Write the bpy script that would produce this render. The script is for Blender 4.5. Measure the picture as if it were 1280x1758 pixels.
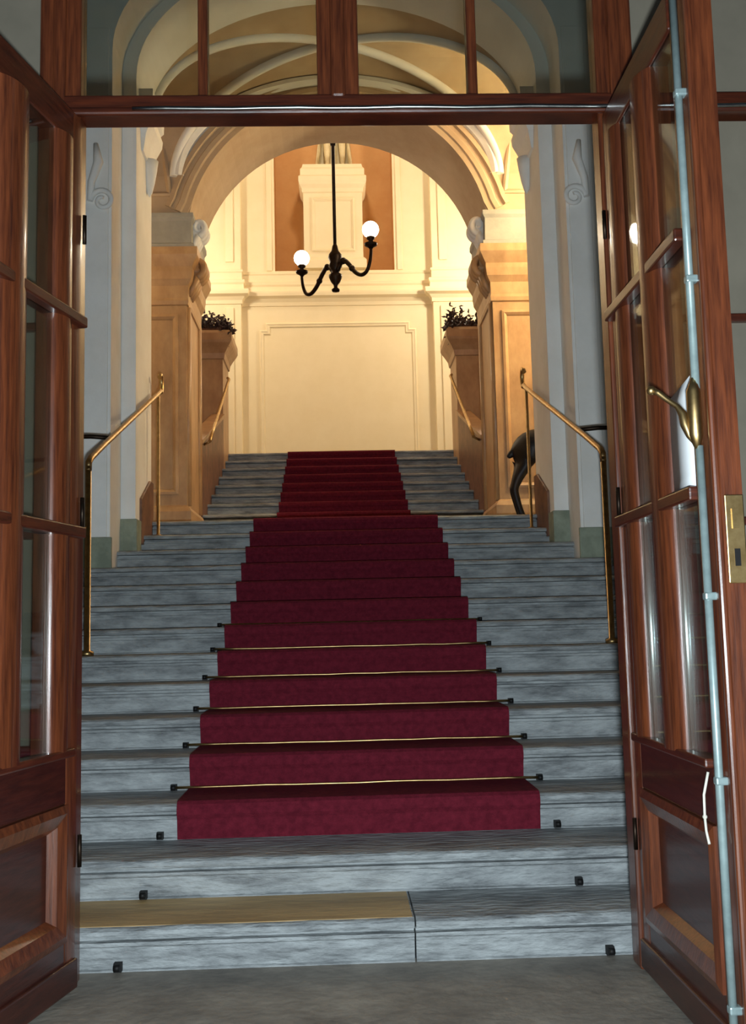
import bpy, bmesh, math, random
from mathutils import Vector, Matrix
random.seed(7)
for o in list(bpy.data.objects): bpy.data.objects.remove(o, do_unlink=True)
SC = bpy.context.scene
COL = SC.collection
U = 0.17            # one unit of the plan = one stair riser = 0.17 m

# ------------------------------------------------------------------ camera
F_PX, PITCH, YAW, ROLL = 1782.6, 0.1129, 0.0345, -0.0236
CAM = Vector((-0.4635, 0.0, 7.7486)) * U
fw = Vector((math.sin(YAW)*math.cos(PITCH), math.cos(YAW)*math.cos(PITCH), math.sin(PITCH)))
rt = Vector((math.cos(YAW), -math.sin(YAW), 0)); up = rt.cross(fw)
r2 = rt*math.cos(ROLL) + up*math.sin(ROLL); u2 = -rt*math.sin(ROLL) + up*math.cos(ROLL)
cd = bpy.data.cameras.new('camera'); cam = bpy.data.objects.new('camera', cd); COL.objects.link(cam)
M = Matrix((r2, u2, -fw)).transposed().to_4x4(); M.translation = CAM; cam.matrix_world = M
cd.sensor_fit = 'VERTICAL'; cd.sensor_height = 36; cd.lens = 36*F_PX/1758; cd.clip_start = 0.05; cd.clip_end = 200
SC.camera = cam

# ------------------------------------------------------------------ light
SC.view_settings.view_transform = 'Standard'; SC.view_settings.look = 'None'
SC.view_settings.exposure = 0; SC.view_settings.gamma = 1; SC.view_settings.use_curve_mapping = False
w = bpy.data.worlds.new('dusk'); SC.world = w; w.use_nodes = True
w.node_tree.nodes['Background'].inputs[0].default_value = (0.42, 0.55, 0.75, 1)
w.node_tree.nodes['Background'].inputs[1].default_value = 0.035
def lamp(name, loc, power, color, radius):
    l = bpy.data.lights.new(name, 'POINT'); l.energy = power; l.color = color; l.shadow_soft_size = radius
    o = bpy.data.objects.new(name, l); COL.objects.link(o); o.location = Vector(loc)*U; return o
WARM = (1.0, 0.89, 0.70)
lamp('camera_flash', (-0.1, 0.3, 7.1), 880, (0.80, 0.93, 1.0), 0.05)
for x, p in ((-18.5, 190), (18.5, 320)): lamp('upper_hall_light', (x, 100, 47), p, WARM, 0.2)
lamp('upper_hall_light', (0, 96, 70), 230, WARM, 0.25)
lamp('gallery_light', (20, 60.0, 35.5), 240, (1.0, 0.84, 0.52), 0.12)
lamp('gallery_light', (-17, 62, 31), 14, (1.0, 0.70, 0.36), 0.12)

# ------------------------------------------------------------------ materials
def lin(c): return tuple(((v/255)/12.92 if v/255 <= 0.04045 else ((v/255+0.055)/1.055)**2.4) for v in c) + (1,)
def material(name, col, rough=0.6, metal=0, dark=None, nscale=8, stretch=(1,1,1), lo=0.35, hi=0.7, bump=0.0, bscale=None, coat=0, spec=0.5):
    m = bpy.data.materials.new(name); m.use_nodes = True
    nt = m.node_tree; b = nt.nodes['Principled BSDF']
    b.inputs['Base Color'].default_value = lin(col); b.inputs['Roughness'].default_value = rough
    b.inputs['Metallic'].default_value = metal; b.inputs['Coat Weight'].default_value = coat
    b.inputs['Coat Roughness'].default_value = 0.12; b.inputs['Specular IOR Level'].default_value = spec
    if dark or bump:
        tc = nt.nodes.new('ShaderNodeTexCoord'); mp = nt.nodes.new('ShaderNodeMapping')
        mp.inputs['Scale'].default_value = stretch; nt.links.new(tc.outputs['Object'], mp.inputs[0])
        n = nt.nodes.new('ShaderNodeTexNoise'); n.inputs['Scale'].default_value = nscale; n.inputs['Detail'].default_value = 7
        n.inputs['Roughness'].default_value = 0.65
        nt.links.new(mp.outputs[0], n.inputs['Vector'])
        if dark:
            r = nt.nodes.new('ShaderNodeValToRGB'); r.color_ramp.elements[0].position = lo; r.color_ramp.elements[1].position = hi
            r.color_ramp.elements[0].color = lin(dark); r.color_ramp.elements[1].color = lin(col)
            nt.links.new(n.outputs['Fac'], r.inputs[0]); nt.links.new(r.outputs[0], b.inputs['Base Color'])
        if bump:
            n2 = n
            if bscale:
                n2 = nt.nodes.new('ShaderNodeTexNoise'); n2.inputs['Scale'].default_value = bscale; n2.inputs['Detail'].default_value = 5
                nt.links.new(mp.outputs[0], n2.inputs['Vector'])
            bp = nt.nodes.new('ShaderNodeBump'); bp.inputs['Strength'].default_value = bump; bp.inputs['Distance'].default_value = 0.02
            nt.links.new(n2.outputs['Fac'], bp.inputs['Height']); nt.links.new(bp.outputs[0], b.inputs['Normal'])
    return m
def glass_material(name='window_glass', tint=(0.72, 0.75, 0.73, 1)):
    m = bpy.data.materials.new(name); m.use_nodes = True; nt = m.node_tree
    nt.nodes.remove(nt.nodes['Principled BSDF']); out = nt.nodes['Material Output']
    t = nt.nodes.new('ShaderNodeBsdfTransparent'); t.inputs[0].default_value = tint
    g = nt.nodes.new('ShaderNodeBsdfGlossy'); g.inputs['Roughness'].default_value = 0.03; g.inputs[0].default_value = (0.9, 0.95, 1, 1)
    f = nt.nodes.new('ShaderNodeFresnel'); f.inputs[0].default_value = 1.5
    mx = nt.nodes.new('ShaderNodeMixShader'); ml = nt.nodes.new('ShaderNodeMath'); ml.operation = 'MULTIPLY'; ml.inputs[1].default_value = 0.45
    nt.links.new(f.outputs[0], ml.inputs[0]); nt.links.new(ml.outputs[0], mx.inputs[0])
    nt.links.new(t.outputs[0], mx.inputs[1]); nt.links.new(g.outputs[0], mx.inputs[2]); nt.links.new(mx.outputs[0], out.inputs[0]); return m
def emission_material(name, col, s):
    m = bpy.data.materials.new(name); m.use_nodes = True; b = m.node_tree.nodes['Principled BSDF']
    b.inputs['Emission Color'].default_value = col; b.inputs['Emission Strength'].default_value = s; return m
MT = {
 'stone': material('grey_stone', (160,164,165), 0.62, dark=(102,105,107), nscale=12.0, stretch=(0.32,1,1.2), lo=0.33, hi=0.62, bump=0.9, bscale=34),
 'tan_stone': material('tan_stone', (206,172,118), 0.6, dark=(160,130,86), nscale=4, stretch=(0.3,1,1), bump=0.3, bscale=20),
 'floor_stone': material('floor_stone', (150,142,130), 0.6, dark=(108,102,94), nscale=3.2, bump=0.3, bscale=18),
 'carpet': material('red_carpet', (112,32,47), 0.95, dark=(88,23,36), nscale=30, bump=0.35, bscale=160, spec=0.1),
 'wood': material('varnished_wood', (118,60,32), 0.34, dark=(58,25,14), nscale=7, stretch=(9,9,0.55), lo=0.3, hi=0.75, bump=0.12, coat=0.5),
 'wood_h': material('varnished_wood_rail', (92,40,20), 0.36, dark=(44,17,10), nscale=7, stretch=(0.55,0.9,9), lo=0.3, hi=0.75, bump=0.1, coat=0.4),
 'wood_dark': material('dark_varnished_wood', (72,29,19), 0.36, dark=(40,15,11), nscale=7, stretch=(0.6,0.9,8), lo=0.3, hi=0.75, bump=0.1, coat=0.3),
 'plaster': material('white_plaster', (244,242,238), 0.8, dark=(232,229,223), nscale=2.2, bump=0.06, bscale=40),
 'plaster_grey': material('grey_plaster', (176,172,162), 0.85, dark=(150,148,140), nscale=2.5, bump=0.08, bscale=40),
 'plinth': material('green_grey_plinth', (150,158,138), 0.6, dark=(118,126,108), nscale=6, bump=0.1),
 'beige': material('beige_plaster', (196,172,142), 0.85, dark=(180,154,124), nscale=2, bump=0.05, bscale=40),
 'marble': material('brown_marble', (198,160,116), 0.4, dark=(164,124,84), nscale=5, stretch=(1,1,0.5), lo=0.3, hi=0.7),
 'marble_dark': material('dark_brown_marble', (138,94,66), 0.45, dark=(92,60,44), nscale=7, lo=0.35, hi=0.65),
 'cream': material('cream_plaster', (240,224,186), 0.85, dark=(234,217,176), nscale=2, bump=0.03, bscale=40),
 'niche': material('ochre_niche_paint', (216,166,108), 0.85, dark=(206,152,94), nscale=2),
 'statue': material('cream_marble_statue', (222,206,160), 0.55, dark=(200,180,136), nscale=6),
 'brass': material('brass', (206,176,124), 0.38, metal=1.0, dark=(170,140,92), nscale=20),
 'iron': material('dark_bronze', (58,44,34), 0.45, metal=0.85, dark=(34,26,20), nscale=18),
 'black_bronze': material('black_bronze', (30,26,30), 0.5, metal=0.4, dark=(18,16,18), nscale=10),
 'eyelet': material('black_iron', (26,24,24), 0.6, metal=0.5, dark=(16,15,15), nscale=20),
 'rod_paint': material('grey_painted_metal', (150,168,168), 0.35, metal=0.3, dark=(126,142,142), nscale=14),
 'steel': material('bare_steel_strip', (190,190,186), 0.25, metal=1.0, dark=(150,150,148), nscale=14),
 'paper': material('white_paper', (236,238,240), 0.9, dark=(228,230,232), nscale=6),
 'leaf': material('dark_red_leaf', (70,34,30), 0.55, dark=(44,30,20), nscale=9),
 'pot': material('terracotta_trough', (120,78,52), 0.8, dark=(96,60,40), nscale=9),
 'cord': material('white_cord', (214,208,196), 0.9, dark=(190,184,172), nscale=20),
 'glass': glass_material(), 'clear_glass': glass_material('clear_glass', (0.9, 0.93, 0.91, 1)),
 'grey_pane': material('lit_grey_pane', (128,120,106), 0.3, dark=(116,109,96), nscale=3),  # opaque grey: brightness of the lit wall behind clear panes, put into the colour
 'globe': emission_material('lit_globe', (1.0, 0.86, 0.62, 1), 14),
}

# ------------------------------------------------------------------ mesh helpers
ORIG = {}
def tag(o, label=None, cat=None, group=None, kind=None):
    if label: o['label'] = label
    if cat: o['category'] = cat
    if group: o['group'] = group
    if kind: o['kind'] = kind
    return o
def thing(name, loc, label, cat, group=None, kind=None):
    o = bpy.data.objects.new(name, None); COL.objects.link(o); o.empty_display_size = 0.05
    o.location = Vector(loc)*U; ORIG[o.name] = Vector(loc)*U
    return tag(o, label, cat, group, kind)
class MB:
    def __init__(s, mp=None): s.v = []; s.f = []; s.mp = mp; s.sm = []
    def add(s, vs, fs, smooth=False):
        n = len(s.v); s.v += [tuple(s.mp(*p)) if s.mp else tuple(p) for p in vs]
        for f in fs: s.f.append(tuple(i+n for i in f)); s.sm.append(smooth)
        return s
    def box(s, x0, x1, y0, y1, z0, z1):
        return s.add([(x0,y0,z0),(x1,y0,z0),(x1,y1,z0),(x0,y1,z0),(x0,y0,z1),(x1,y0,z1),(x1,y1,z1),(x0,y1,z1)],
                     [(0,3,2,1),(4,5,6,7),(0,1,5,4),(1,2,6,5),(2,3,7,6),(3,0,4,7)])
    def prism(s, pts, a, b, fn, smooth=False):      # polygon pts (p,q), extruded between a and b; fn(p,q,h)->xyz
        n = len(pts)
        s.add([fn(p,q,a) for p,q in pts] + [fn(p,q,b) for p,q in pts], [tuple(range(n)), tuple(range(2*n-1, n-1, -1))])
        m = len(s.v) - 2*n
        for i in range(n): s.f.append((m+i, m+(i+1)%n, m+n+(i+1)%n, m+n+i)); s.sm.append(smooth)
        return s
    def tube(s, pts, rad, n=10, cap=True):
        pts = [Vector(p) for p in pts]; rr = rad if isinstance(rad, (list, tuple)) else [rad]*len(pts)
        vs = []; ref = None
        for i, p in enumerate(pts):
            t = (pts[min(i+1, len(pts)-1)] - pts[max(i-1, 0)]).normalized()
            if ref is None: ref = Vector((1,0,0)) if abs(t.x) < 0.8 else Vector((0,1,0))
            a = (ref - t*ref.dot(t)).normalized(); b = t.cross(a); ref = a
            for k in range(n):
                q = 2*math.pi*k/n; vs.append(p + (a*math.cos(q) + b*math.sin(q))*rr[i])
        fs = [(i*n+k, i*n+(k+1)%n, (i+1)*n+(k+1)%n, (i+1)*n+k) for i in range(len(pts)-1) for k in range(n)]
        s.add(vs, fs, True)
        if cap: m = len(s.v)-len(vs); s.f += [tuple(m+k for k in range(n)), tuple(m+len(vs)-1-k for k in range(n))]; s.sm += [False, False]
        return s
    def lathe(s, prof, c, n=20, smooth=True):       # prof [(r,z)], about vertical axis at c
        vs = [(c[0]+r*math.cos(2*math.pi*k/n), c[1]+r*math.sin(2*math.pi*k/n), c[2]+z) for r, z in prof for k in range(n)]
        s.add(vs, [(i*n+k, i*n+(k+1)%n, (i+1)*n+(k+1)%n, (i+1)*n+k) for i in range(len(prof)-1) for k in range(n)], smooth)
        m = len(s.v)-len(vs)
        if prof[0][0] > 1e-4: s.f.append(tuple(m+k for k in range(n))); s.sm.append(False)
        if prof[-1][0] > 1e-4: s.f.append(tuple(m+len(vs)-1-k for k in range(n))); s.sm.append(False)
        return s
    def ball(s, c, r, n=20, m=12):
        return s.lathe([(max(1e-5, r*math.sin(math.pi*i/m)), -r*math.cos(math.pi*i/m)) for i in range(m+1)], c, n)
    def sweep(s, path, prof, fn, closed=False, smooth=False):   # path (a,b), prof (offset to the left, height)
        P = [Vector(p) for p in path]; n = len(P); k = len(prof); vs = []
        for i in range(n):
            a = P[i-1] if (closed or i > 0) else None; b = P[(i+1) % n] if (closed or i < n-1) else None
            d0 = (P[i]-a).normalized() if a is not None else None; d1 = (b-P[i]).normalized() if b is not None else None
            if d0 is None: d0 = d1
            if d1 is None: d1 = d0
            n0 = Vector((-d0.y, d0.x)); n1 = Vector((-d1.y, d1.x)); mm = n0+n1
            mm = mm/max(0.25, mm.dot(n0)) if mm.length > 1e-6 else n0
            for off, h in prof: q = P[i]+mm*off; vs.append(fn(q.x, q.y, h))
        fs = []
        for i in range(n if closed else n-1):
            j = (i+1) % n
            for q in range(k-1): fs.append((i*k+q, j*k+q, j*k+q+1, i*k+q+1))
        s.add(vs, fs, smooth)
        if not closed: m0 = len(s.v)-len(vs); s.f += [tuple(m0+q for q in range(k)), tuple(m0+(n-1)*k+k-1-q for q in range(k))]; s.sm += [False]*2
        return s
    def build(s, name, mat, parent=None, label=None, cat=None, group=None, kind=None, bevel=0, seg=2, subsurf=0):
        vs = [Vector(p)*U for p in s.v]
        if parent is not None: org = ORIG[parent.name]
        else:
            lo = [min(v[i] for v in vs) for i in range(3)]; hi = [max(v[i] for v in vs) for i in range(3)]
            org = Vector(((lo[0]+hi[0])/2, (lo[1]+hi[1])/2, lo[2]))
        me = bpy.data.meshes.new(name); me.from_pydata([v-org for v in vs], [], s.f)
        bm = bmesh.new(); bm.from_mesh(me)
        for fc, q in zip(bm.faces, s.sm): fc.smooth = q
        bmesh.ops.recalc_face_normals(bm, faces=bm.faces); bm.to_mesh(me); bm.free()
        me.materials.append(MT[mat])
        o = bpy.data.objects.new(name, me); COL.objects.link(o); ORIG[o.name] = org
        if parent is not None: o.parent = parent
        else: o.location = org
        if bevel:
            b = o.modifiers.new('bevel', 'BEVEL'); b.width = bevel*U; b.segments = seg; b.limit_method = 'ANGLE'; b.angle_limit = 0.7
        if subsurf:
            q = o.modifiers.new('sub', 'SUBSURF'); q.levels = subsurf; q.render_levels = subsurf
        return tag(o, label, cat, group, kind)
XY = lambda a, b, h: (a, b, h)
XZ = lambda a, b, h: (a, -h, b)
def box(name, mat, b, parent=None, **k): return MB().box(*b).build(name, mat, parent, **k)
def wallmap(y0): return lambda a, b, h: (a, y0-h, b)       # h = how proud of a wall that faces the camera

# ================================================================== ground and shell
D, T, N = 25.245, 2.493, 14
box('floor', 'floor_stone', (-30, 30, -16, 25.6, -1, 0), label='dark grey stone floor in front of the stairs', cat='floor', kind='structure')
for s, nm in ((-1, 'left'), (1, 'right')):
    x0, x1 = sorted((s*13.2, s*15.2))
    box('wall_'+nm, 'plaster_grey', (x0, x1, 25.0, 51, 0, 48), label='grey plaster side wall on the %s of the lower stairs' % nm, cat='wall', kind='structure')
box('ceiling', 'plaster_grey', (-15.2, 15.2, 24.2, 51, 48, 49), label='grey plaster ceiling over the lower stairs', cat='ceiling', kind='structure')
box('wall_front', 'plaster_grey', (-30, 30, 24.1, 25.0, 27.6, 49), label='plaster wall above the glazed entrance screen', cat='wall', kind='structure')
for s, nm in ((-1, 'left'), (1, 'right')):
    x0, x1 = sorted((s*12.2, s*30))
    box('wall_entrance_'+nm, 'plaster_grey', (x0, x1, 24.1, 25.0, 0, 27.6), label='plaster wall on the %s of the glazed entrance screen' % nm, cat='wall', kind='structure')

# ------------------------------------------------ wall with the stepped jambs half way up
def arch_poly(W, a, z0, zs, rise, H, n=40):
    pts = [(-W, z0), (-a, z0), (-a, zs)]
    pts += [(-a*math.cos(math.pi*i/n), zs+rise*math.sin(math.pi*i/n)) for i in range(1, n)]
    return pts + [(a, zs), (a, z0), (W, z0), (W, H), (-W, H)]
wm = thing('wall_middle', (0, 54.5, 8), 'white plaster wall with stepped pilasters framing the head of the lower stairs', 'wall', kind='structure')
MB().prism(arch_poly(16, 11.6, 9, 37.8, 7.4, 50), 51, 53.5, lambda p, q, h: (p, h, q)).build('outer_jamb', 'plaster', wm)
MB().prism(arch_poly(26, 10.85, 9, 37.8, 7.0, 50), 53.5, 58, lambda p, q, h: (p, h, q)).build('inner_jamb', 'plaster', wm)
PL = [(0,0),(0.10,0),(0.10,1.28),(0.05,1.42),(0,1.5)]
for s in (-1, 1):
    a, b = sorted((s*11.5, s*13.2)); MB().box(a, b, 50.86, 51.05, 10.6, 12.55).build('plinth', 'plinth', wm, bevel=0.04)
    a, b = sorted((s*10.75, s*11.62)); MB().box(a, b, 53.36, 54.6, 11.5, 13.7).build('plinth', 'plinth', wm, bevel=0.04)
    a, b = sorted((s*10.72, s*10.9)); MB().prism([(54.6,12.5),(58.05,12.5),(58.05,16.2),(57.2,16.2),(54.6,14.9)], a, b, lambda p, q, h: (h, p, q)).build('skirting', 'marble_dark', wm, bevel=0.04)
    # raised strip on the pilaster faces
    a, b = sorted((s*11.75, s*12.9)); MB().box(a, b, 50.9, 51.05, 12.55, 39).build('pilaster_strip', 'plaster', wm, bevel=0.04)
    # capital at the top of the inner jamb
    c = MB()
    prof = [(0,34.2),(0.12,34.25),(0.18,34.6),(0.3,35.2),(0.62,35.8),(0.66,36.2),(0.5,36.25),(0.5,36.5),(0.72,36.7),(0.75,37.5),(0,37.5)]
    path = [(s*10.85, 58.0), (s*10.85, 55.0), (s*11.55, 55.0)] if s > 0 else [(s*11.55, 55.0), (s*10.85, 55.0), (s*10.85, 58.0)]
    c.sweep(path, [(-o if s > 0 else -o, z) for o, z in prof] if False else [(o*(-1), z) for o, z in prof], XY)
    c.build('capital', 'plaster', wm)
    c = MB()       # hanging drop below the capital
    c.lathe([(0.02,0),(0.16,0.25),(0.3,0.8),(0.42,1.5),(0.5,2.1)], (s*10.7, 56.6, 32.3), 12)
    c.build('pendant', 'plaster', wm)
    # scroll console on the outer pilaster
    sp = []
    for i in range(0, 26):
        q = i/25*2.6*math.pi; r = 0.62*(1-0.75*i/25); sp.append((s*(12.0)+s*r*math.cos(q), 50.72, 29.6+r*math.sin(q)))
    c = MB(); c.tube(sp, [0.16*(1-0.4*i/25) for i in range(26)], 8)
    c.tube([(s*12.62, 50.72, 29.6), (s*12.55, 50.7, 30.6), (s*12.2, 50.66, 31.6), (s*12.35, 50.7, 32.6)], [0.16, 0.2, 0.26, 0.12], 8)
    c.build('scroll', 'plaster', wm)

# ------------------------------------------------ groin vault over the cross gallery
ZS, RISE, AX, YC, BY = 37.8, 7.0, 10.85, 62.0, 4.0
def vz(x, y):
    f = ZS+RISE*math.sqrt(max(0, 1-(x/AX)**2)) if abs(x) < AX else ZS
    g = ZS+RISE*math.sqrt(max(0, 1-((y-YC)/BY)**2)); return max(f, g)
vg = MB(); nx, ny = 104, 40; xs = [-22+44*i/nx for i in range(nx+1)]; ys = [YC-BY*math.cos(math.pi*j/ny) for j in range(ny+1)]
vg.add([(x, y, vz(x, y)) for x in xs for y in ys] + [(x, y, 47) for x in xs for y in ys],
       [(i*(ny+1)+j, (i+1)*(ny+1)+j, (i+1)*(ny+1)+j+1, i*(ny+1)+j+1) for i in range(nx) for j in range(ny)] +
       [((nx+1)*(ny+1)+a, (nx+1)*(ny+1)+b, (nx+1)*(ny+1)+c, (nx+1)*(ny+1)+d) for a, b, c, d in [(0, nx*(ny+1), nx*(ny+1)+ny, ny)]])
cv = thing('ceiling_vault', (0, 62, 37.8), 'beige groin vault with moulded ribs above the landing', 'ceiling', kind='structure')
vg.build('vault_shell', 'beige', cv)
for s in (-1, 1):
    pts = [(AX*math.cos(q)*0.995, YC+s*BY*math.cos(q)*0.985, ZS+RISE*math.sin(q)-0.06) for q in [math.pi*i/48 for i in range(49)]]
    MB().tube(pts, 0.30, 8).build('rib', 'plaster', cv)
box('floor_landing', 'stone', (-22, 22, 58.0, 71.2, 12.8, 14.0), label='grey stone landing floor behind the top step of the lower stairs', cat='floor', kind='structure')
for s, nm in ((-1, 'left'), (1, 'right')):
    a, b = sorted((s*22, s*23.5))
    box('wall_gallery_'+nm, 'cream', (a, b, 57, 68, 13, 48), label='cream end wall of the gallery on the %s of the landing' % nm, cat='wall', kind='structure')

# ------------------------------------------------ arch wall with piers
AR, AZ = 10.0, 33.2
wa = thing('wall_arch', (0, 69.2, 14), 'beige wall with a round arch on two brown marble piers', 'wall', kind='structure')
MB().prism(arch_poly(26, AR, 32.7, AZ, AR, 86), 66, 72.5, lambda p, q, h: (p, h, q)).build('wall_body', 'beige', wa)
MB().prism(arch_poly(24, AR+0.3, 32.7, AZ, AR+0.3, 84), 72.5, 72.7, lambda p, q, h: (p, h, q)).build('rear_bounce_absorber', 'marble_dark', wa)  # unseen dark layer, added to cut light bounced onto the upper stairs
for s in (-1, 1):
    a, b = sorted((s*AR, s*26)); MB().box(a, b, 66, 72.5, 13.0, 32.7).build('pier', 'marble', wa)
    fl = lambda pr: [(-o, z) for o, z in pr]
    def rnd(path): return path if s > 0 else path[::-1]
    # around the pier: back corner of the reveal, front corner, outwards
    pth = rnd([(s*AR, 72.5), (s*AR, 66.0), (s*16, 66.0)])
    MB().sweep(pth, fl([(0,29.0),(0.10,29.05),(0.14,29.3),(0.10,29.5),(0.12,30.3),(0.35,30.7),(0.42,31.2),(0.42,31.5),(0.7,32.0),(0.8,32.2),(0.8,32.7),(0,32.7)]), XY).build('capital', 'marble', wa)
    MB().sweep(pth, fl([(0,32.7),(0.55,32.7),(0.55,33.0),(0.4,33.1),(0.36,34.6),(0.5,34.8),(0.5,35.1),(0,35.25)]), XY).build('impost', 'plaster_grey', wa)
    MB().sweep(pth, fl([(0,14.0),(0.28,14.0),(0.28,15.5),(0.12,15.8),(0,15.9)]), XY).build('pier_base', 'marble', wa)
    # raised panel frame on the face of the pier and on the wall above it
    a, b = sorted((s*10.55, s*14.5))
    MB().sweep([(a,16.6),(b,16.6),(b,28.4),(a,28.4)], [(0,0),(0,0.12),(0.16,0.16),(0.32,0.06),(0.36,0)], wallmap(66.0), True).build('panel_moulding', 'marble', wa)
    MB().sweep([(s*10.9 if s > 0 else s*14.2, 36.4), (s*14.2 if s > 0 else s*10.9, 36.4), (s*14.2 if s > 0 else s*11.6, 41.5), (s*11.6 if s > 0 else s*14.2, 41.5)], [(0,0),(0,0.14),(0.14,0.2),(0.3,0.06),(0.34,0)], wallmap(66.0), True).build('panel_moulding', 'beige', wa)
    # edge beads on the reveal
    MB().tube([(s*(AR-0.02), 66.5, 15.9), (s*(AR-0.02), 66.5, 29.0)], 0.2, 8).build('corner_bead', 'marble', wa)
    MB().tube([(s*(AR-0.02), 71.7, 15.9), (s*(AR-0.02), 71.7, 29.0)], 0.2, 8).build('corner_bead', 'marble', wa)
    # scrolls carried on the reveal
    for (mat, zc, hh, pr) in (('plaster', 34.0, 1.15, 0.95), ('marble', 31.2, 1.35, 0.8)):
        sc = MB()
        for y in (66.6, 67.2, 67.8):
            prof = []
            for i in range(30):
                q = -0.5*math.pi+i/29*2.3*math.pi; r = hh*0.5*(1-0.7*i/29)
                prof.append((s*(AR-pr*0.75)-s*r*math.cos(q)*0.8, y, zc+hh*0.42+r*math.sin(q)))
            sc.tube(prof, [0.26-0.12*i/29 for i in range(30)], 8)
            sc.tube([(s*(AR-pr*0.75), y, zc-0.08), (s*(AR-pr*0.45), y, zc-hh*0.6), (s*(AR-0.05), y, zc-hh)], [0.26, 0.24, 0.15], 8)
        sc.prism([(AR-0.02, zc+hh), (AR-pr*0.9, zc+hh*0.7), (AR-pr*0.9, zc), (AR-pr*0.4, zc-hh*0.6), (AR-0.02, zc-hh)], 66.5, 67.9, lambda p, q, h: (s*p, h, q))
        sc.build('scroll_console', mat, wa)
# archivolt mouldings round the arch
arc = [(AR*math.cos(math.pi*i/48), AZ+AR*math.sin(math.pi*i/48)) for i in range(49)]
arc = [(AR, 35.1)] + [p for p in arc if p[1] > 35.2] + [(-AR, 35.1)]
MB().sweep(arc, [(0.0,0),(0.0,0.12),(-0.35,0.12),(-0.45,0.22),(-0.75,0.22),(-0.85,0.08),(-1.1,0.08),(-1.2,0.26),(-1.5,0.2),(-1.55,0)], wallmap(66.0), smooth=False).build('archivolt', 'beige', wa)
lun = [((AX-0.1)*math.cos(math.pi*i/48), ZS+(RISE-0.1)*math.sin(math.pi*i/48)) for i in range(49)]
MB().sweep(lun, [(0,0),(0,0.3),(0.3,0.36),(0.6,0.2),(0.66,0)], wallmap(66.0)).build('lunette_moulding', 'plaster', wa)

# ================================================================== stairs
def step_profile(rise, back):
    return [(back, 0), (0.10, 0), (0.02, -0.02), (-0.05, -0.07), (-0.075, -0.14), (-0.05, -0.21), (0.02, -0.23), (0.24, -0.24), (0.24, -0.33),
            (0.03, -0.34), (0.04, -0.42), (0.08, -0.46), (0.11, -rise+0.06), (0.05, -rise+0.03), (0.05, -rise), (back, -rise)]
def step_mesh(y0, z, rise, tread, x0, x1, seg=30, jit=0.012):
    pr = step_profile(rise, tread+0.13); n = len(pr); m = MB(); vs = []; rng = random.Random(int(y0*100)+int(x0*10))
    for i in range(seg+1):
        x = x0+(x1-x0)*i/seg; w = rng.uniform(-1, 1)*jit; w2 = rng.uniform(-1, 1)*jit
        for k, (a, b) in enumerate(pr): vs.append((x, y0+a+(w if 1 <= k <= 6 else 0), z+b+(w2*0.8 if 1 <= k <= 4 else 0)))
    fs = [(i*n+k, (i+1)*n+k, (i+1)*n+(k+1) % n, i*n+(k+1) % n) for i in range(seg) for k in range(n)]
    m.add(vs, fs); m.f += [tuple(range(n)), tuple(seg*n+n-1-k for k in range(n))]; m.sm += [False, False]; return m
ls = thing('stone_staircase', (0, D+6.5*T, 0), 'wide worn grey stone staircase rising from the doorway to the landing', 'staircase')
for k in range(1, N+1):
    y, z = D+(k-1)*T, k*1.0; wx = 13.16 if k < 11 else 12.9
    if k == 1:
        step_mesh(y, z, 1, T, -13.16, 1.15, 24).build('step', 'stone', ls); step_mesh(y+0.01, z-0.005, 1, T, 1.19, 13.16, 22, 0.03).build('step', 'stone', ls)
        MB().box(-13.16, 1.12, y+0.12, y+T+0.03, z-0.02, z+0.012).build('tread_slab', 'tan_stone', ls, label='tan stone tread slab', bevel=0.01)
    else: step_mesh(y, z, 1, T+(0.3 if k == N else 0), -wx if k < 13 else -10.9, wx if k < 13 else 10.9).build('step', 'stone', ls)
UY, UR, UT, UN = 71.0, 1.056, 2.49, 9
us = thing('stone_staircase', (0, UY+4*UT, 14), 'upper stone staircase rising beyond the round arch', 'staircase')
for k in range(1, UN+1): step_mesh(UY+(k-1)*UT, 14+k*UR, UR, UT, -9.97, 9.97, 20).build('step', 'stone', us)
ZT = 14+UN*UR
box('floor_upper', 'stone', (-24, 24, UY+UN*UT-2.4, 112.5, ZT-1.2, ZT-0.002), label='upper hall floor behind the top step of the far stairs', cat='floor', kind='structure')

# ------------------------------------------------ red runners
def runner(name, y0, z0, n, rise, tread, hw, y_start, y_end, label, mat='carpet'):
    g = 0.05; path = []
    if y_start is not None: path += [(y_start, z0+g)]
    for k in range(1, n+1):
        y = y0+(k-1)*tread; zb = z0+(k-1)*rise; zt = zb+rise
        path += [(y+0.02-g*0.3, zb+(0.02 if (k == 1 and y_start is None) else g)), (y+0.0-g, zt-0.42), (y-0.07-g, zt-0.28), (y-0.085-g, zt-0.14), (y-0.06-g*0.8, zt-0.03), (y-0.01, zt+g*0.8), (y+0.10, zt+g)]
    path += [(y_end, z0+n*rise+g)]
    th = 0.035; m = MB(); seg = 12; P = [Vector(p) for p in path]; off = []
    for i, p in enumerate(P):
        t = (P[min(i+1, len(P)-1)]-P[max(0, i-1)]).normalized(); off.append(p+Vector((-t.y, t.x))*th)
    loop = off + P[::-1]; L = len(loop); rng = random.Random(3)
    vs = []
    for s in range(seg+1):
        x = -hw+2*hw*s/seg
        for q in loop: vs.append((x, q.x, q.y))
    m.add(vs, [(s*L+k, (s+1)*L+k, (s+1)*L+(k+1) % L, s*L+(k+1) % L) for s in range(seg) for k in range(L)])
    h = len(P)
    for s, base in ((0, 0), (1, seg*L)):
        for k in range(h-1): m.f.append((base+k, base+k+1, base+L-2-k, base+L-1-k)); m.sm.append(False)
    return m.build(name, mat, label=label, cat='carpet')
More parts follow.
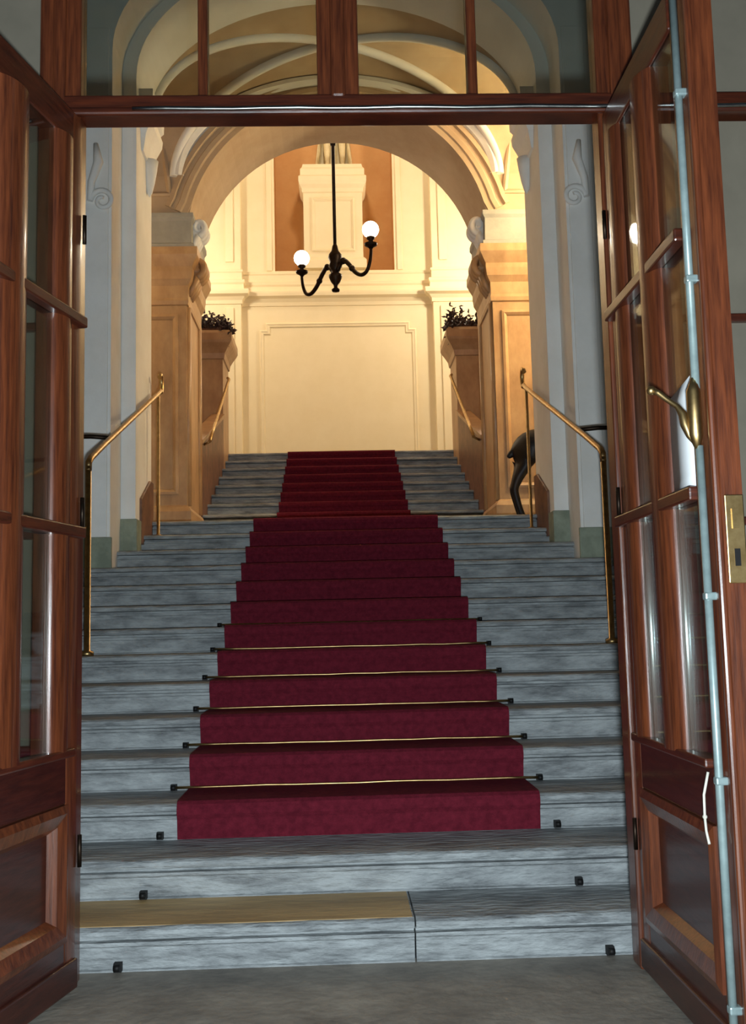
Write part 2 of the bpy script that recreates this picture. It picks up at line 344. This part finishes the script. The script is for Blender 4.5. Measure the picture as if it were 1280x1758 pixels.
runner('stair_runner', D+2*T, 2, N-2, 1.0, T, 5.135, None, 64.5, 'dark red carpet runner on the lower staircase')
runner('stair_runner', UY, 14, UN, UR, UT, 4.75, 64.6, 97, 'dark red carpet runner on the upper staircase beyond the arch')
ordn = {3: 'lowest', 4: 'second', 5: 'third', 6: 'fourth', 7: 'fifth', 8: 'sixth', 9: 'seventh'}
def eyelet(m, x, y, z):
    m.box(x-0.09, x+0.09, y-0.03, y+0.14, z-0.09, z+0.11)
    m.tube([(x-0.07, y-0.10, z+0.03), (x+0.07, y-0.10, z+0.03)], 0.08, 10); return m
for k in range(4, 10):
    y, z = D+(k-1)*T-0.12, k-1+0.11
    r = thing('stair_rod', (0, y, k-1), 'thin brass stair rod across the red carpet, %s from the bottom' % {4:'first',5:'second',6:'third',7:'fourth',8:'fifth',9:'sixth'}[k], 'stair rod', 'stair rods across the red carpet')
    rng = random.Random(k)
    MB().tube([(-5.62+11.24*i/12, y-0.02+rng.uniform(-.012,.012), z+rng.uniform(-.012,.012)) for i in range(13)], 0.042, 8).build('rod', 'brass', r)
    for s in (-1, 1): eyelet(MB(), s*5.62, y+0.02, z-0.03).build('eyelet', 'eyelet', r)
for k, wd in ((1, 'first'), (2, 'second'), (3, 'third')):
    for s, sd in ((-1, 'left'), (1, 'right')):
        y, z = D+(k-1)*T, k-1+0.12
        eyelet(MB(), s*(5.62+(0.12 if k == 1 else 0)), y-0.05, z).build('rod_eyelet', 'eyelet', label='small black iron eyelet at the %s end of the %s riser' % (sd, wd), cat='eyelet', group='rod eyelets on the lowest risers')

# ================================================================== upper hall
for s, nm in ((-1, 'left'), (1, 'right')):
    a, b = sorted((s*24, s*25.5))
    box('wall_upper_'+nm, 'beige', (a, b, 72.5, 114, 13, 86), label='beige side wall on the %s of the upper hall' % nm, cat='wall', kind='structure')
box('ceiling_upper', 'cream', (-25.5, 25.5, 66, 116, 84, 85.5), label='cream ceiling over the upper hall', cat='ceiling', kind='structure')
YB = 112.5
wb = thing('wall_back', (0, YB, ZT), 'cream back wall with panel, cornice and ochre statue niche', 'wall', kind='structure')
nL, nR, nB, nT = -6.9, 6.5, 47.8, 78
wbm = MB()
wbm.box(-25, 25, YB, YB+0.6, ZT-1, nB); wbm.box(-25, nL, YB, YB+0.6, nB, 85); wbm.box(nR, 25, YB, YB+0.6, nB, 85); wbm.box(nL, nR, YB, YB+0.6, nT, 85)
wbm.build('wall_face', 'cream', wb)
nm = MB()
nm.box(nL-0.3, nR+0.3, YB+3.4, YB+4.0, nB-0.3, nT+0.3); nm.box(nL-0.6, nL, YB+0.6, YB+3.4, nB-0.3, nT+0.3); nm.box(nR, nR+0.6, YB+0.6, YB+3.4, nB-0.3, nT+0.3)
nm.box(nL, nR, YB+0.6, YB+3.4, nT, nT+0.4); nm.box(nL, nR, YB+0.6, YB+3.4, nB-0.4, nB)
nm.build('niche', 'niche', wb, label='ochre painted niche')
for s in (-1, 1):
    a, b = sorted((s*10.6, s*20)); MB().box(a, b, YB-1.0, YB+0.1, ZT-0.5, 85).build('pilaster', 'cream', wb, bevel=0.05)
    a, b = sorted((s*11.4, s*12.3)); MB().box(a, b, YB-1.22, YB-0.9, ZT-0.4, 43.3).build('pilaster_strip', 'cream', wb, bevel=0.06)
    a, b = sorted((s*11.4, s*12.3)); MB().box(a, b, YB-1.22, YB-0.9, 48.5, 80).build('pilaster_strip', 'cream', wb, bevel=0.06)
    a, b = sorted((s*7.0+(-.2), s*7.6-.2)); MB().box(a, b, YB-0.16, YB+0.1, nB, 80).build('niche_moulding', 'cream', wb, bevel=0.05)
cp = [(20, YB-1.0), (10.6, YB-1.0), (10.6, YB), (-10.6, YB), (-10.6, YB-1.0), (-20, YB-1.0)]
cprof = [(0,43.7),(0.12,43.75),(0.15,44.15),(0.42,44.5),(0.85,44.7),(0.9,45.0),(0.9,45.2),(0.35,45.35),(0.3,45.9),(0.42,46.1),(0.42,46.4),(0.1,46.55),(0.1,47.3),(0.2,47.4),(0.2,47.6),(0,47.7)]
MB().sweep(cp, [(o, z) for o, z in cprof], XY).build('cornice', 'cream', wb)
# big wall panel with notched upper corners
pp = [(-8.7, ZT-0.3), (8.7, ZT-0.3), (8.7, 41.0), (8.0, 41.0), (8.0, 41.8), (-8.0, 41.8), (-8.0, 41.0), (-8.7, 41.0)]
MB().sweep(pp, [(0,0),(0.0,0.16),(0.14,0.24),(0.3,0.16),(0.42,0.16),(0.55,0.0)], wallmap(YB), True).build('panel_moulding', 'cream', wb)
# parapets, pedestals with troughs of plants, handrails
def nos(y): return 14+UR*((y-UY)/UT+1)
for s, nmx in ((-1, 'left'), (1, 'right')):
    pw = [(72.72, 13.5), (86.98, 13.5), (86.98, nos(87)+4.1), (72.72, nos(72.5)+5.4)]
    pa = thing('stair_parapet', (s*10.4, 80, 13.5), 'sloping brown marble parapet on the %s of the upper stairs' % nmx, 'parapet', 'parapets of the upper stairs')
    MB().prism(pw, 9.97, 10.9, lambda p, q, h: (s*h, p, q)).build('parapet_wall', 'marble_dark', pa)
    MB().prism([(72.72, nos(72.5)+5.4), (86.98, nos(87)+4.1), (86.98, nos(87)+4.4), (72.72, nos(72.5)+5.7)], 9.85, 11.0, lambda p, q, h: (s*h, p, q)).build('coping', 'marble', pa)
    pd = thing('marble_pedestal', (s*12.2, 89, 13.5), 'brown marble pedestal at the %s end of the upper stairs, plants on top' % nmx, 'pedestal', 'pedestals at the head of the upper stairs')
    a, b = sorted((s*9.98, s*15)); MB().box(a, b, 87.0, 91.4, 13.5, 32.0).build('shaft', 'marble', pd, bevel=0.05)
    pth = [(s*9.98, 91.4), (s*9.98, 87.0), (s*15, 87.0)]
    if s < 0: pth = pth[::-1]
    MB().sweep(pth, [(-o, z) for o, z in [(0,31.0),(0.12,31.05),(0.2,31.5),(0.45,31.9),(0.75,32.3),(0.85,32.5),(0.85,33.1),(0.6,33.4),(0,33.45)]], XY).build('cornice', 'marble', pd)
    a, b = sorted((s*9.98, s*15)); MB().box(a, b, 87.0, 91.4, 32.0, 33.45).build('cap', 'marble', pd)
    # trough with trailing plant
    pt = thing('potted_plant', (s*12.0, 88.3, 33.45), 'dark red leafy plant spilling over the %s marble pedestal' % nmx, 'plant', 'plants on the pedestals')
    a, b = sorted((s*9.9, s*14.4)); MB().box(a, b, 87.4, 89.4, 33.45, 33.9).build('trough', 'pot', pt, bevel=0.05)
    lf = MB(); rng = random.Random(11+s)
    for i in range(760):
        u = rng.random(); x = 9.4+5.2*u; y = 87.9+rng.uniform(-0.9, 1.3); z = 33.85+abs(rng.gauss(0, 0.55))*(0.9+0.5*math.sin(u*7+s))
        if i < 110: x = 9.2+rng.random()*0.8; z = 33.9-rng.random()*1.9*rng.random(); y = 87.0+rng.uniform(-0.7, 1.0)
        d = Vector((rng.gauss(0,1), rng.gauss(0,1), rng.gauss(0.3,1))).normalized(); e = d.orthogonal().normalized(); L = rng.uniform(0.3, 0.62); w_ = L*0.36
        p = Vector((s*x, y, z)); nn = d.cross(e)
        lf.add([p, p+d*L*0.5+e*w_+nn*0.03, p+d*L, p+d*L*0.5-e*w_+nn*0.03, p+d*L*0.5-nn*0.04], [(0,1,4),(1,2,4),(2,3,4),(3,0,4)])
    lf.build('foliage', 'leaf', pt, kind='stuff')
    hr = thing('brass_handrail', (s*9.6, 80, nos(80)+4), 'short brass handrail on the %s parapet of the upper stairs' % nmx, 'handrail', 'brass handrails')
    zz = lambda y: 20.9+(y-72.5)*(29.6-20.9)/(87.5-72.5)
    rl = [(s*9.45, y, zz(y)) for y in (73.4, 76, 79, 82, 85, 86.4)] + [(s*9.45, 87.0, zz(86.6)+0.15), (s*9.6, 87.2, zz(86.4)+0.45)]
    MB().tube(rl, 0.12, 10).build('rail', 'brass', hr)
    for y in (74.2, 86.0): MB().tube([(s*9.45, y, zz(y)), (s*9.5, y, zz(y)-0.35), (s*10.0, y, zz(y)-0.6 if y < 80 else zz(y)-1.8)], 0.09, 8).build('bracket', 'brass', hr)

# statue on its pedestal in the niche
sp = thing('statue_pedestal', (-0.3, 113.3, nB), 'cream moulded pedestal standing in the ochre niche', 'pedestal')
px0, px1, py0, py1 = -3.6, 3.0, 111.9, 115.6
MB().box(px0, px1, py0, py1, nB-0.0, 57.4).build('die', 'cream', sp, bevel=0.05)
loop = [(px1, py1), (px1, py0), (px0, py0), (px0, py1)]
MB().sweep(loop, [(o, z) for o, z in [(0,56.6),(0.12,56.7),(0.15,57.1),(0.4,57.5),(0.5,57.9),(0.5,58.4),(0.3,58.6),(0.3,59.3),(0.1,59.6),(0,60.0)]], XY).build('cap_moulding', 'cream', sp)
MB().box(px0, px1, py0, py1, 57.4, 60.0).build('cap', 'cream', sp)
MB().sweep(loop, [(o, z) for o, z in [(0,nB),(0.35,nB),(0.35,nB+0.9),(0.15,nB+1.2),(0,nB+1.3)]], XY).build('base_moulding', 'cream', sp)
MB().sweep([(px0+0.9, nB+2.0), (px1-0.9, nB+2.0), (px1-0.9, 56.0), (px0+0.9, 56.0)], [(0,0),(0,0.14),(0.14,0.2),(0.3,0.08),(0.36,0)], wallmap(py0), True).build('panel_moulding', 'cream', sp)

def skin_body(name, mat, parent, joints, edges, base, root=0, sub=2):
    org = ORIG[parent.name]
    me = bpy.data.meshes.new(name); me.from_pydata([(Vector(base)+Vector(p[:3]))*U-org for p in joints], edges, [])
    o = bpy.data.objects.new(name, me); COL.objects.link(o); o.parent = parent; ORIG[o.name] = org
    md = o.modifiers.new('skin', 'SKIN'); md.use_smooth_shade = True
    for i, p in enumerate(joints):
        q = me.skin_vertices[0].data[i]; r = p[3]; q.radius = (r[0]*U, r[1]*U) if isinstance(r, tuple) else (r*U, r*U); q.use_root = (i == root)
    sb = o.modifiers.new('sub', 'SUBSURF'); sb.levels = sub; sb.render_levels = sub
    me.materials.append(MT[mat]); return o
st = thing('marble_statue', (-0.1, 113.2, 60.0), 'pale marble standing figure on the niche pedestal, only its legs and drapery in view', 'statue')
J = [(0,0,7.0,(0.95,0.7)), (0,0.05,8.2,(0.8,0.6)), (0,0.1,9.6,(1.05,0.7)), (0,0.1,10.8,(0.95,0.6)), (0,0.05,11.4,0.38), (0,-0.05,12.0,0.55), (0,-0.08,12.8,0.6), (0,-0.02,13.35,0.35),
     (-0.65,0.0,6.6,0.68), (-0.72,-0.12,3.9,0.48), (-0.75,0.05,2.4,0.42), (-0.72,0.15,0.55,0.26), (-0.8,-0.5,0.22,0.24), (-0.85,-0.95,0.14,0.16),
     (0.7,0.0,6.6,0.68), (0.9,-0.45,3.9,0.48), (1.0,0.0,2.4,0.4), (1.02,0.35,0.6,0.26), (1.15,-0.2,0.22,0.24), (1.25,-0.65,0.14,0.16),
     (-1.25,0.1,10.7,0.42), (-1.65,0.15,8.7,0.34), (-1.5,-0.5,7.2,0.24), (-1.4,-0.8,6.6,0.2),
     (1.25,0.1,10.7,0.42), (1.75,-0.1,8.9,0.34), (1.2,-0.8,8.2,0.24), (0.8,-0.95,8.5,0.2)]
Ed = [(0,1),(1,2),(2,3),(3,4),(4,5),(5,6),(6,7),(0,8),(8,9),(9,10),(10,11),(11,12),(12,13),(0,14),(14,15),(15,16),(16,17),(17,18),(18,19),(3,20),(20,21),(21,22),(22,23),(3,24),(24,25),(25,26),(26,27)]
skin_body('figure', 'statue', st, J, Ed, (-0.1, 113.4, 60.0+0.08))
dr = MB(); n = 64; rows = 14; vs = []
for j in range(rows+1):
    z = 0.0+7.4*j/rows; k = j/rows
    for i in range(n+1):
        q = math.pi*(-0.12+1.24*i/n); R = (1.95-0.75*k)*(1+0.09*math.sin(q*13+k*1.5))+0.05*math.sin(q*29)
        vs.append((-0.1+R*math.cos(q)*1.05, 113.75+R*0.72*math.sin(q)-0.05, 60.0+z))
dr.add(vs, [(j*(n+1)+i, j*(n+1)+i+1, (j+1)*(n+1)+i+1, (j+1)*(n+1)+i) for j in range(rows) for i in range(n)], True)
dq = dr.build('drapery', 'statue', st); sd = dq.modifiers.new('thick', 'SOLIDIFY'); sd.thickness = 0.1*U

# ------------------------------------------------ dark animal statue on the landing
an = thing('animal_statue', (12.3, 62.8, 14.0), 'black statue with rounded back and thin bent leg on landing by the right pier', 'statue')
J = [(-0.72,0,5.05,(1.7,1.1)), (0.4,0,5.4,(1.7,1.2)), (1.4,0,4.8,(1.2,1.05)), (2.3,0,4.85,(1.0,0.85)), (3.0,0,5.9,(0.6,0.5)), (3.5,0,6.9,(0.45,0.4)), (3.9,0,7.2,0.5), (4.6,0,6.95,0.32), (5.1,0,6.8,0.24),
     (-1.3,-0.4,3.6,(0.75,0.45)), (-1.72,-0.42,2.7,0.34), (-1.98,-0.42,2.0,0.25), (-1.72,-0.42,0.9,0.2), (-1.48,-0.45,0.14,0.22), (-1.15,-0.5,0.1,0.16),
     (-1.3,0.4,3.5,(0.6,0.4)), (-1.66,0.42,2.7,0.34), (-1.9,0.42,2.0,0.25), (-1.64,0.42,0.9,0.2), (-1.4,0.45,0.14,0.22), (-1.05,0.5,0.1,0.16),
     (2.4,-0.5,3.3,0.42), (2.4,-0.5,1.8,0.28), (2.45,-0.5,0.5,0.2), (2.75,-0.5,0.12,0.2),
     (2.5,0.5,3.3,0.42), (2.75,0.5,1.8,0.28), (2.6,0.5,0.5,0.2), (2.9,0.5,0.12,0.2),
     (-1.9,0,4.3,0.28), (-2.25,0,4.02,0.13), (3.75,-0.3,7.75,0.16), (3.75,0.3,7.75,0.16)]
Ed = [(1,0),(1,2),(2,3),(3,4),(4,5),(5,6),(6,7),(7,8),(0,9),(9,10),(10,11),(11,12),(12,13),(13,14),(0,15),(15,16),(16,17),(17,18),(18,19),(19,20),(3,21),(21,22),(22,23),(23,24),(3,25),(25,26),(26,27),(27,28),(0,29),(29,30),(6,31),(6,32)]
skin_body('animal_body', 'black_bronze', an, J, Ed, (12.3, 62.8, 14.05), root=1)

# ================================================================== chandelier
ch = thing('chandelier', (-0.25, 77, 33.2), 'dark bronze hanging chandelier with two curved arms and lit globes', 'chandelier')
HX, HY, HZ = -0.25, 77.0, 35.2
MB().tube([(HX, HY, HZ+1.2), (HX, HY, 84.0)], 0.13, 10).build('rod', 'iron', ch)
cn = MB(); cn.tube([(HX, HY, 45.2), (HX, HY, 46.4)], [0.2, 0.35], 10); cn.lathe([(0.3,0),(0.42,0.4),(0.3,0.9),(0.14,1.3)], (HX, HY, 46.2), 12); cn.build('rod_knop', 'iron', ch)
MB().lathe([(0.5,0),(0.5,0.3),(0.15,0.9)][::-1] and [(0.12,-0.9),(0.55,-0.2),(0.6,0)], (HX, HY, 84.0), 16).build('ceiling_rose', 'iron', ch)
MB().lathe([(0.02,-1.75),(0.28,-1.7),(0.32,-1.55),(0.14,-1.4),(0.16,-1.2),(0.36,-0.95),(0.5,-0.6),(0.52,-0.4),(0.3,-0.25),(0.34,0.0),(0.52,0.25),(0.42,0.6),(0.55,0.95),(0.5,1.2),(0.28,1.5),(0.2,1.9),(0.1,2.1)], (HX, HY, HZ), 16).build('hub', 'iron', ch)
def arm(dx, dy):
    d = Vector((dx, dy, 0)).normalized(); L = math.hypot(dx, dy)
    ctl = [(0.2,-0.1),(0.5,0.35),(0.9,0.45),(1.35,0.0),(1.9,-0.75),(2.5,-1.15),(3.0,-1.0),(3.3,-0.4),(3.42,0.3),(3.42,0.75)]
    pts = [(HX+d.x*a*L/3.42, HY+d.y*a*L/3.42, HZ+b) for a, b in ctl]
    fine = []
    for i in range(len(pts)-1):
        p0, p1, p2, p3 = [Vector(pts[max(0, min(len(pts)-1, j))]) for j in (i-1, i, i+1, i+2)]
        for q in range(4):
            t = q/4; fine.append(0.5*((2*p1)+(p2-p0)*t+(2*p0-5*p1+4*p2-p3)*t*t+(3*p1-p0-3*p2+p3)*t**3))
    fine.append(Vector(pts[-1]))
    a = MB(); a.tube(fine, [0.2-0.09*i/len(fine) for i in range(len(fine))], 10)
    k = fine[14]; a.ball(tuple(k), 0.24, 10, 8); a.ball(tuple(fine[7]), 0.26, 10, 8)
    ao = a.build('arm', 'iron', ch)
    e = fine[-1]
    MB().lathe([(0.1,-0.25),(0.2,-0.1),(0.46,0.05),(0.5,0.2),(0.2,0.25),(0.17,0.45),(0.3,0.55),(0.32,0.7),(0.1,0.75)], tuple(e), 14).build('candle_cup', 'iron', ao)
    MB().ball((e.x, e.y, e.z+1.28), 0.62, 24, 16).build('globe', 'globe', ao, label='lit white glass globe')
arm(2.65, -2.9); arm(-2.65, 2.9)

# ================================================================== brass handrails of the lower stairs
for s, nmx in ((-1, 'left'), (1, 'right')):
    X = s*10.25
    hr = thing('brass_handrail', (X, 49, 7), 'long brass handrail on two posts along the %s of the lower stairs' % nmx, 'handrail', 'brass handrails')
    yb, zb, yt, zt = 41.0, 14.75, 57.0, 21.1
    rl = [(X, yb-0.1, zb-0.5), (X, yb-0.05, zb-0.15), (X, yb+0.35, zb+0.1)] + [(X, yb+(yt-yb)*i/6, zb+(zt-zb)*i/6) for i in range(1, 7)]
    q0 = Vector((X, yt, zt))
    for i in range(1, 12):
        q = -0.3*math.pi+i/11*1.6*math.pi; rl.append((X, yt+0.55+0.45*math.sin(q)*0.8, zt+0.62-0.5*math.cos(q)+0.05))
    MB().tube(rl, 0.13, 10).build('rail', 'brass', hr)
    MB().tube([(X, yb-0.1, 7.0), (X, yb-0.1, 7.15), (X, yb-0.1, 7.2), (X, yb-0.1, zb-0.3)], [0.26, 0.26, 0.12, 0.12], 10).build('post', 'brass', hr)
    MB().tube([(X, yt-0.2, 13.0), (X, yt-0.2, 13.15), (X, yt-0.2, 13.2), (X, yt-0.2, zt-0.1)], [0.22, 0.22, 0.085, 0.085], 10).build('post', 'brass', hr)
    MB().tube([(X, 45.2, zb+(45.2-yb)*(zt-zb)/(yt-yb)-0.05), (s*11.2, 45.2, 16.45), (s*13.2, 45.2, 16.45)], 0.1, 8).build('wall_bracket', 'iron', hr)

# ================================================================== glazed entrance screen
YF0, YF1 = 24.15, 24.8
fr = thing('trim_1', (0, 24.4, 0), 'dark varnished wooden frame round the double doors with a heavy transom bar', 'door frame', kind='structure')
for a, b in ((-7.5, -6.5), (6.15, 7.1)):
    MB().box(a, b, YF0, YF1, 0, 27.6).build('post', 'wood', fr, bevel=0.06)
    m = (a+b)/2; MB().box(m-0.16, m+0.16, YF0-0.12, YF0+0.05, 0, 27.6).build('post_moulding', 'wood', fr, bevel=0.08)
MB().box(-12.2, 12.2, YF0-0.1, YF1, 20.3, 20.78).build('transom_bar', 'wood_h', fr, bevel=0.05)
MB().box(-12.2, 12.2, YF0-0.22, YF0-0.05, 20.22, 20.42).build('transom_drip', 'wood_h', fr, bevel=0.06)
MB().tube([(-5.2+16*i/20, YF0-0.25, 20.34+0.012*math.sin(i*1.7)) for i in range(21)], 0.05, 8).build('metal_strip', 'steel', fr, label='thin bare metal strip under the transom bar')
def glazing(par, x0, x1, z0, z1, mat='glass'): MB().box(x0, x1, 24.45, 24.5, z0, z1).build('pane', mat, par)
w1 = thing('window_1', (0, 24.4, 20.7), 'transom window of four panes above the double doors', 'window', kind='structure')
for a, b, t in ((-0.75, 0.27, 0.1), (-3.68, -3.44, 0), (2.98, 3.22, 0)): MB().box(a, b, YF0+0.1-t, YF1-0.1, 20.7, 27.6).build('mullion' if t else 'muntin', 'wood', w1, bevel=0.05)
MB().box(-0.42, -0.06, YF0-0.12, YF0+0.1, 20.7, 27.6).build('mullion_moulding', 'wood', w1, bevel=0.07)
for a, b in ((-6.5, -3.68), (-3.44, -0.75), (0.27, 2.98), (3.22, 6.15)): glazing(w1, a, b, 20.7, 27.6)
for n_, (xa, xb), sd in ((2, (-11.5, -7.5), 'left'), (3, (7.1, 11.5), 'right')):
    wn = thing('window_%d' % n_, ((xa+xb)/2, 24.4, 0), 'tall wooden sidelight with stacked panes on the %s of the doors' % sd, 'window', kind='structure')
    a, b = ((-12.2, -11.5) if xa < 0 else (11.5, 12.2)); MB().box(a, b, YF0, YF1, 0, 27.6).build('post', 'wood', wn, bevel=0.05)
    MB().box(xa, xb, YF0+0.1, YF1-0.1, 0, 5.2).build('solid_panel', 'wood_h', wn, bevel=0.05)
    zs_ = [5.2, 10.12, 15.1, 20.3]
    for i in range(3):
        glazing(wn, xa, xb, zs_[i]+0.1, zs_[i+1]-0.1, 'grey_pane')
        MB().box(xa, xb, YF0+0.12, YF1-0.12, zs_[i]-0.1, zs_[i]+0.1).build('glazing_bar', 'wood_h', wn, bevel=0.03)
    glazing(wn, xa, xb, 20.78, 27.6, 'grey_pane')

# ------------------------------------------------ the two open leaves
def leaf(name, H, ang, side, label):
    # side +1: right leaf. u runs from the hinge towards the camera, w away from the doorway
    d = Vector((side*math.sin(ang), -math.cos(ang))); nv = Vector((side*math.cos(ang), math.sin(ang)))
    mp = lambda u, w, z: (H[0]+d.x*u+nv.x*w, H[1]+d.y*u+nv.y*w, z)
    L = thing(name, (H[0]+d.x*3, H[1]+d.y*3, 0.12), label, 'door', kind='structure')
    TH = 0.40; Z0, Z1 = 0.12, 20.1; W = 6.3
    def bx(nme, mat, u0, u1, w0, w1, z0, z1, par=None, bev=0.04): return MB(mp).box(u0, u1, w0, w1, z0, z1).build(nme, mat, par or L, bevel=bev)
    def stile(u0, u1, z0, z1, bulge, nme='stile'):
        n = 10; pts = [(u0+(u1-u0)*i/n, -bulge*math.sin(math.pi*i/n)**0.7 if 0 < i < n else 0.0) for i in range(n+1)] + [(u1, TH), (u0, TH)]
        m = MB(mp); m.prism(pts, z0, z1, lambda p, q, h: (p, q, h), smooth=True); o = m.build(nme, 'wood', L)
        e = o.modifiers.new('edge', 'EDGE_SPLIT'); e.split_angle = 0.9; return o
    stile(0.05, 0.55, Z0, Z1, 0.02); stile(0.55, 1.40, 5.25, Z1-0.8, 0.16, 'stile_moulding')
    stile(2.62, 3.80, 5.25, Z1-0.8, 0.22, 'mullion'); stile(5.15, W, Z0, Z1, 0.03)
    bx('top_rail', 'wood_h', 0.55, 5.15, -0.04, TH, Z1-0.8, Z1)
    bx('lock_rail', 'wood_dark', 0.55, 5.15, 0.0, TH, 4.1, 5.25); bx('rail_sill', 'wood_h', 0.4, 5.2, -0.16, 0.1, 5.12, 5.3)
    bx('bottom_rail', 'wood_dark', 0.55, 5.15, 0.0, TH, Z0, 1.2); bx('kick_board', 'wood_dark', 0.1, 6.2, -0.1, 0.05, Z0, 0.75)
    bx('lower_panel', 'wood_dark', 0.5, 5.2, 0.16, 0.32, 1.1, 4.2)
    MB(mp).sweep([(0.55, 1.2), (5.15, 1.2), (5.15, 4.1), (0.55, 4.1)], [(0, 0.16), (0, -0.06), (0.16, -0.12), (0.42, -0.02), (0.56, 0.16)], lambda a, b, h: (a, h, b), True).build('panel_moulding', 'wood', L)
    zr = [5.25, 10.12, 15.08, Z1-0.8]
    for i, z in enumerate(zr[1:3]): bx('glazing_bar', 'wood_h', 0.06, 5.3, -0.2, TH-0.1, z-0.13, z+0.13)
    for i in range(3):
        for a, b in ((1.40, 2.62), (3.80, 5.15)): bx('pane', 'clear_glass', a, b, 0.03, 0.06, zr[i]+(0.13 if i else 0), zr[i+1]-(0.13 if i < 2 else 0), bev=0)
    for z in (3.0, 10.6, 17.4): MB(mp).tube([(0.0, -0.06, z-0.35), (0.0, -0.06, z+0.35)], 0.05, 8).build('hinge', 'iron', L)
    return L, mp, TH
LR, mpR, TH = leaf('door_1', (6.22, 24.1), 0.0, 1, 'right glazed wooden door leaf swung open, with long bolt rod and brass handle')
LL, mpL, _ = leaf('door_2', (-6.42, 24.1), 0.21, -1, 'left glazed wooden door leaf swung open toward the viewer')
# right leaf ironmongery
rd = MB(mpR); rd.tube([(5.85, -0.15, 0.3), (5.85, -0.15, 10.9)], 0.075, 10); rd.tube([(5.85, -0.15, 11.9), (5.85, -0.15, 19.6)], 0.075, 10)
rd.build('bolt_rod', 'rod_paint', LR, label='long grey painted bolt rod')
for z in (1.2, 5.0, 8.2, 14.0, 17.6): MB(mpR).box(5.76, 5.94, -0.23, 0.0, z-0.07, z+0.07).build('rod_guide', 'rod_paint', LR, bevel=0.03)
hd = MB(mpR).tube([(5.85, -0.18, 10.85), (5.85, -0.2, 11.1), (5.85, -0.2, 11.9), (5.85, -0.18, 12.15)], [0.05, 0.13, 0.13, 0.05], 10).build('bolt_handle', 'brass', LR, label='brass lever handle of the bolt')
MB(mpR).tube([(5.83, -0.2, 10.95), (5.8, -0.3, 11.1), (5.78, -0.36, 11.3), (5.75, -0.38, 11.5), (5.7, -0.46, 11.66), (5.6, -0.62, 11.82), (5.55, -0.74, 11.95), (5.5, -0.82, 12.0)], [0.05, 0.06, 0.085, 0.08, 0.05, 0.05, 0.055, 0.07], 10).build('lever', 'brass', hd)
MB(mpR).ball((5.49, -0.86, 12.01), 0.085, 12, 8).build('lever_knob', 'brass', hd)
lk = MB(mpR).box(6.3, 6.34, 0.06, 0.4, 8.4, 9.95).build('lock_plate', 'brass', LR, bevel=0.02)
MB(mpR).box(6.33, 6.37, 0.17, 0.29, 9.35, 9.7).build('latch', 'brass', lk); MB(mpR).box(6.335, 6.36, 0.18, 0.28, 8.7, 9.0).build('keyhole', 'eyelet', lk)
MB(mpR).box(6.2, 6.36, -0.12, 0.02, 0.12, 19.9).build('astragal', 'wood', LR, bevel=0.05)
pc = MB(mpR); pc.tube([(5.45, -0.2, 5.1), (5.4, -0.28, 4.7), (5.32, -0.26, 4.3), (5.3, -0.24, 4.05), (5.42, -0.24, 3.85)], 0.025, 6); pc.ball((5.3, -0.25, 4.3), 0.045, 8, 6)
pc.build('pull_cord', 'cord', label='short white cord hanging from the bolt rod', cat='cord')
pp_ = MB(mpR); m_ = 8; vs = []
for j in range(m_+1):
    for i in range(3): vs.append((3.83+1.3*i/2, 0.02-0.012*math.sin(j/m_*math.pi), 10.27+(1.92+0.1*i)*j/m_))
pp_.add(vs, [(j*3+i, j*3+i+1, (j+1)*3+i+1, (j+1)*3+i) for j in range(m_) for i in range(2)], True)
po = pp_.build('paper_notice', 'paper', label='blank white paper sheet against the right door glass', cat='paper'); q = po.modifiers.new('t', 'SOLIDIFY'); q.thickness = 0.0006
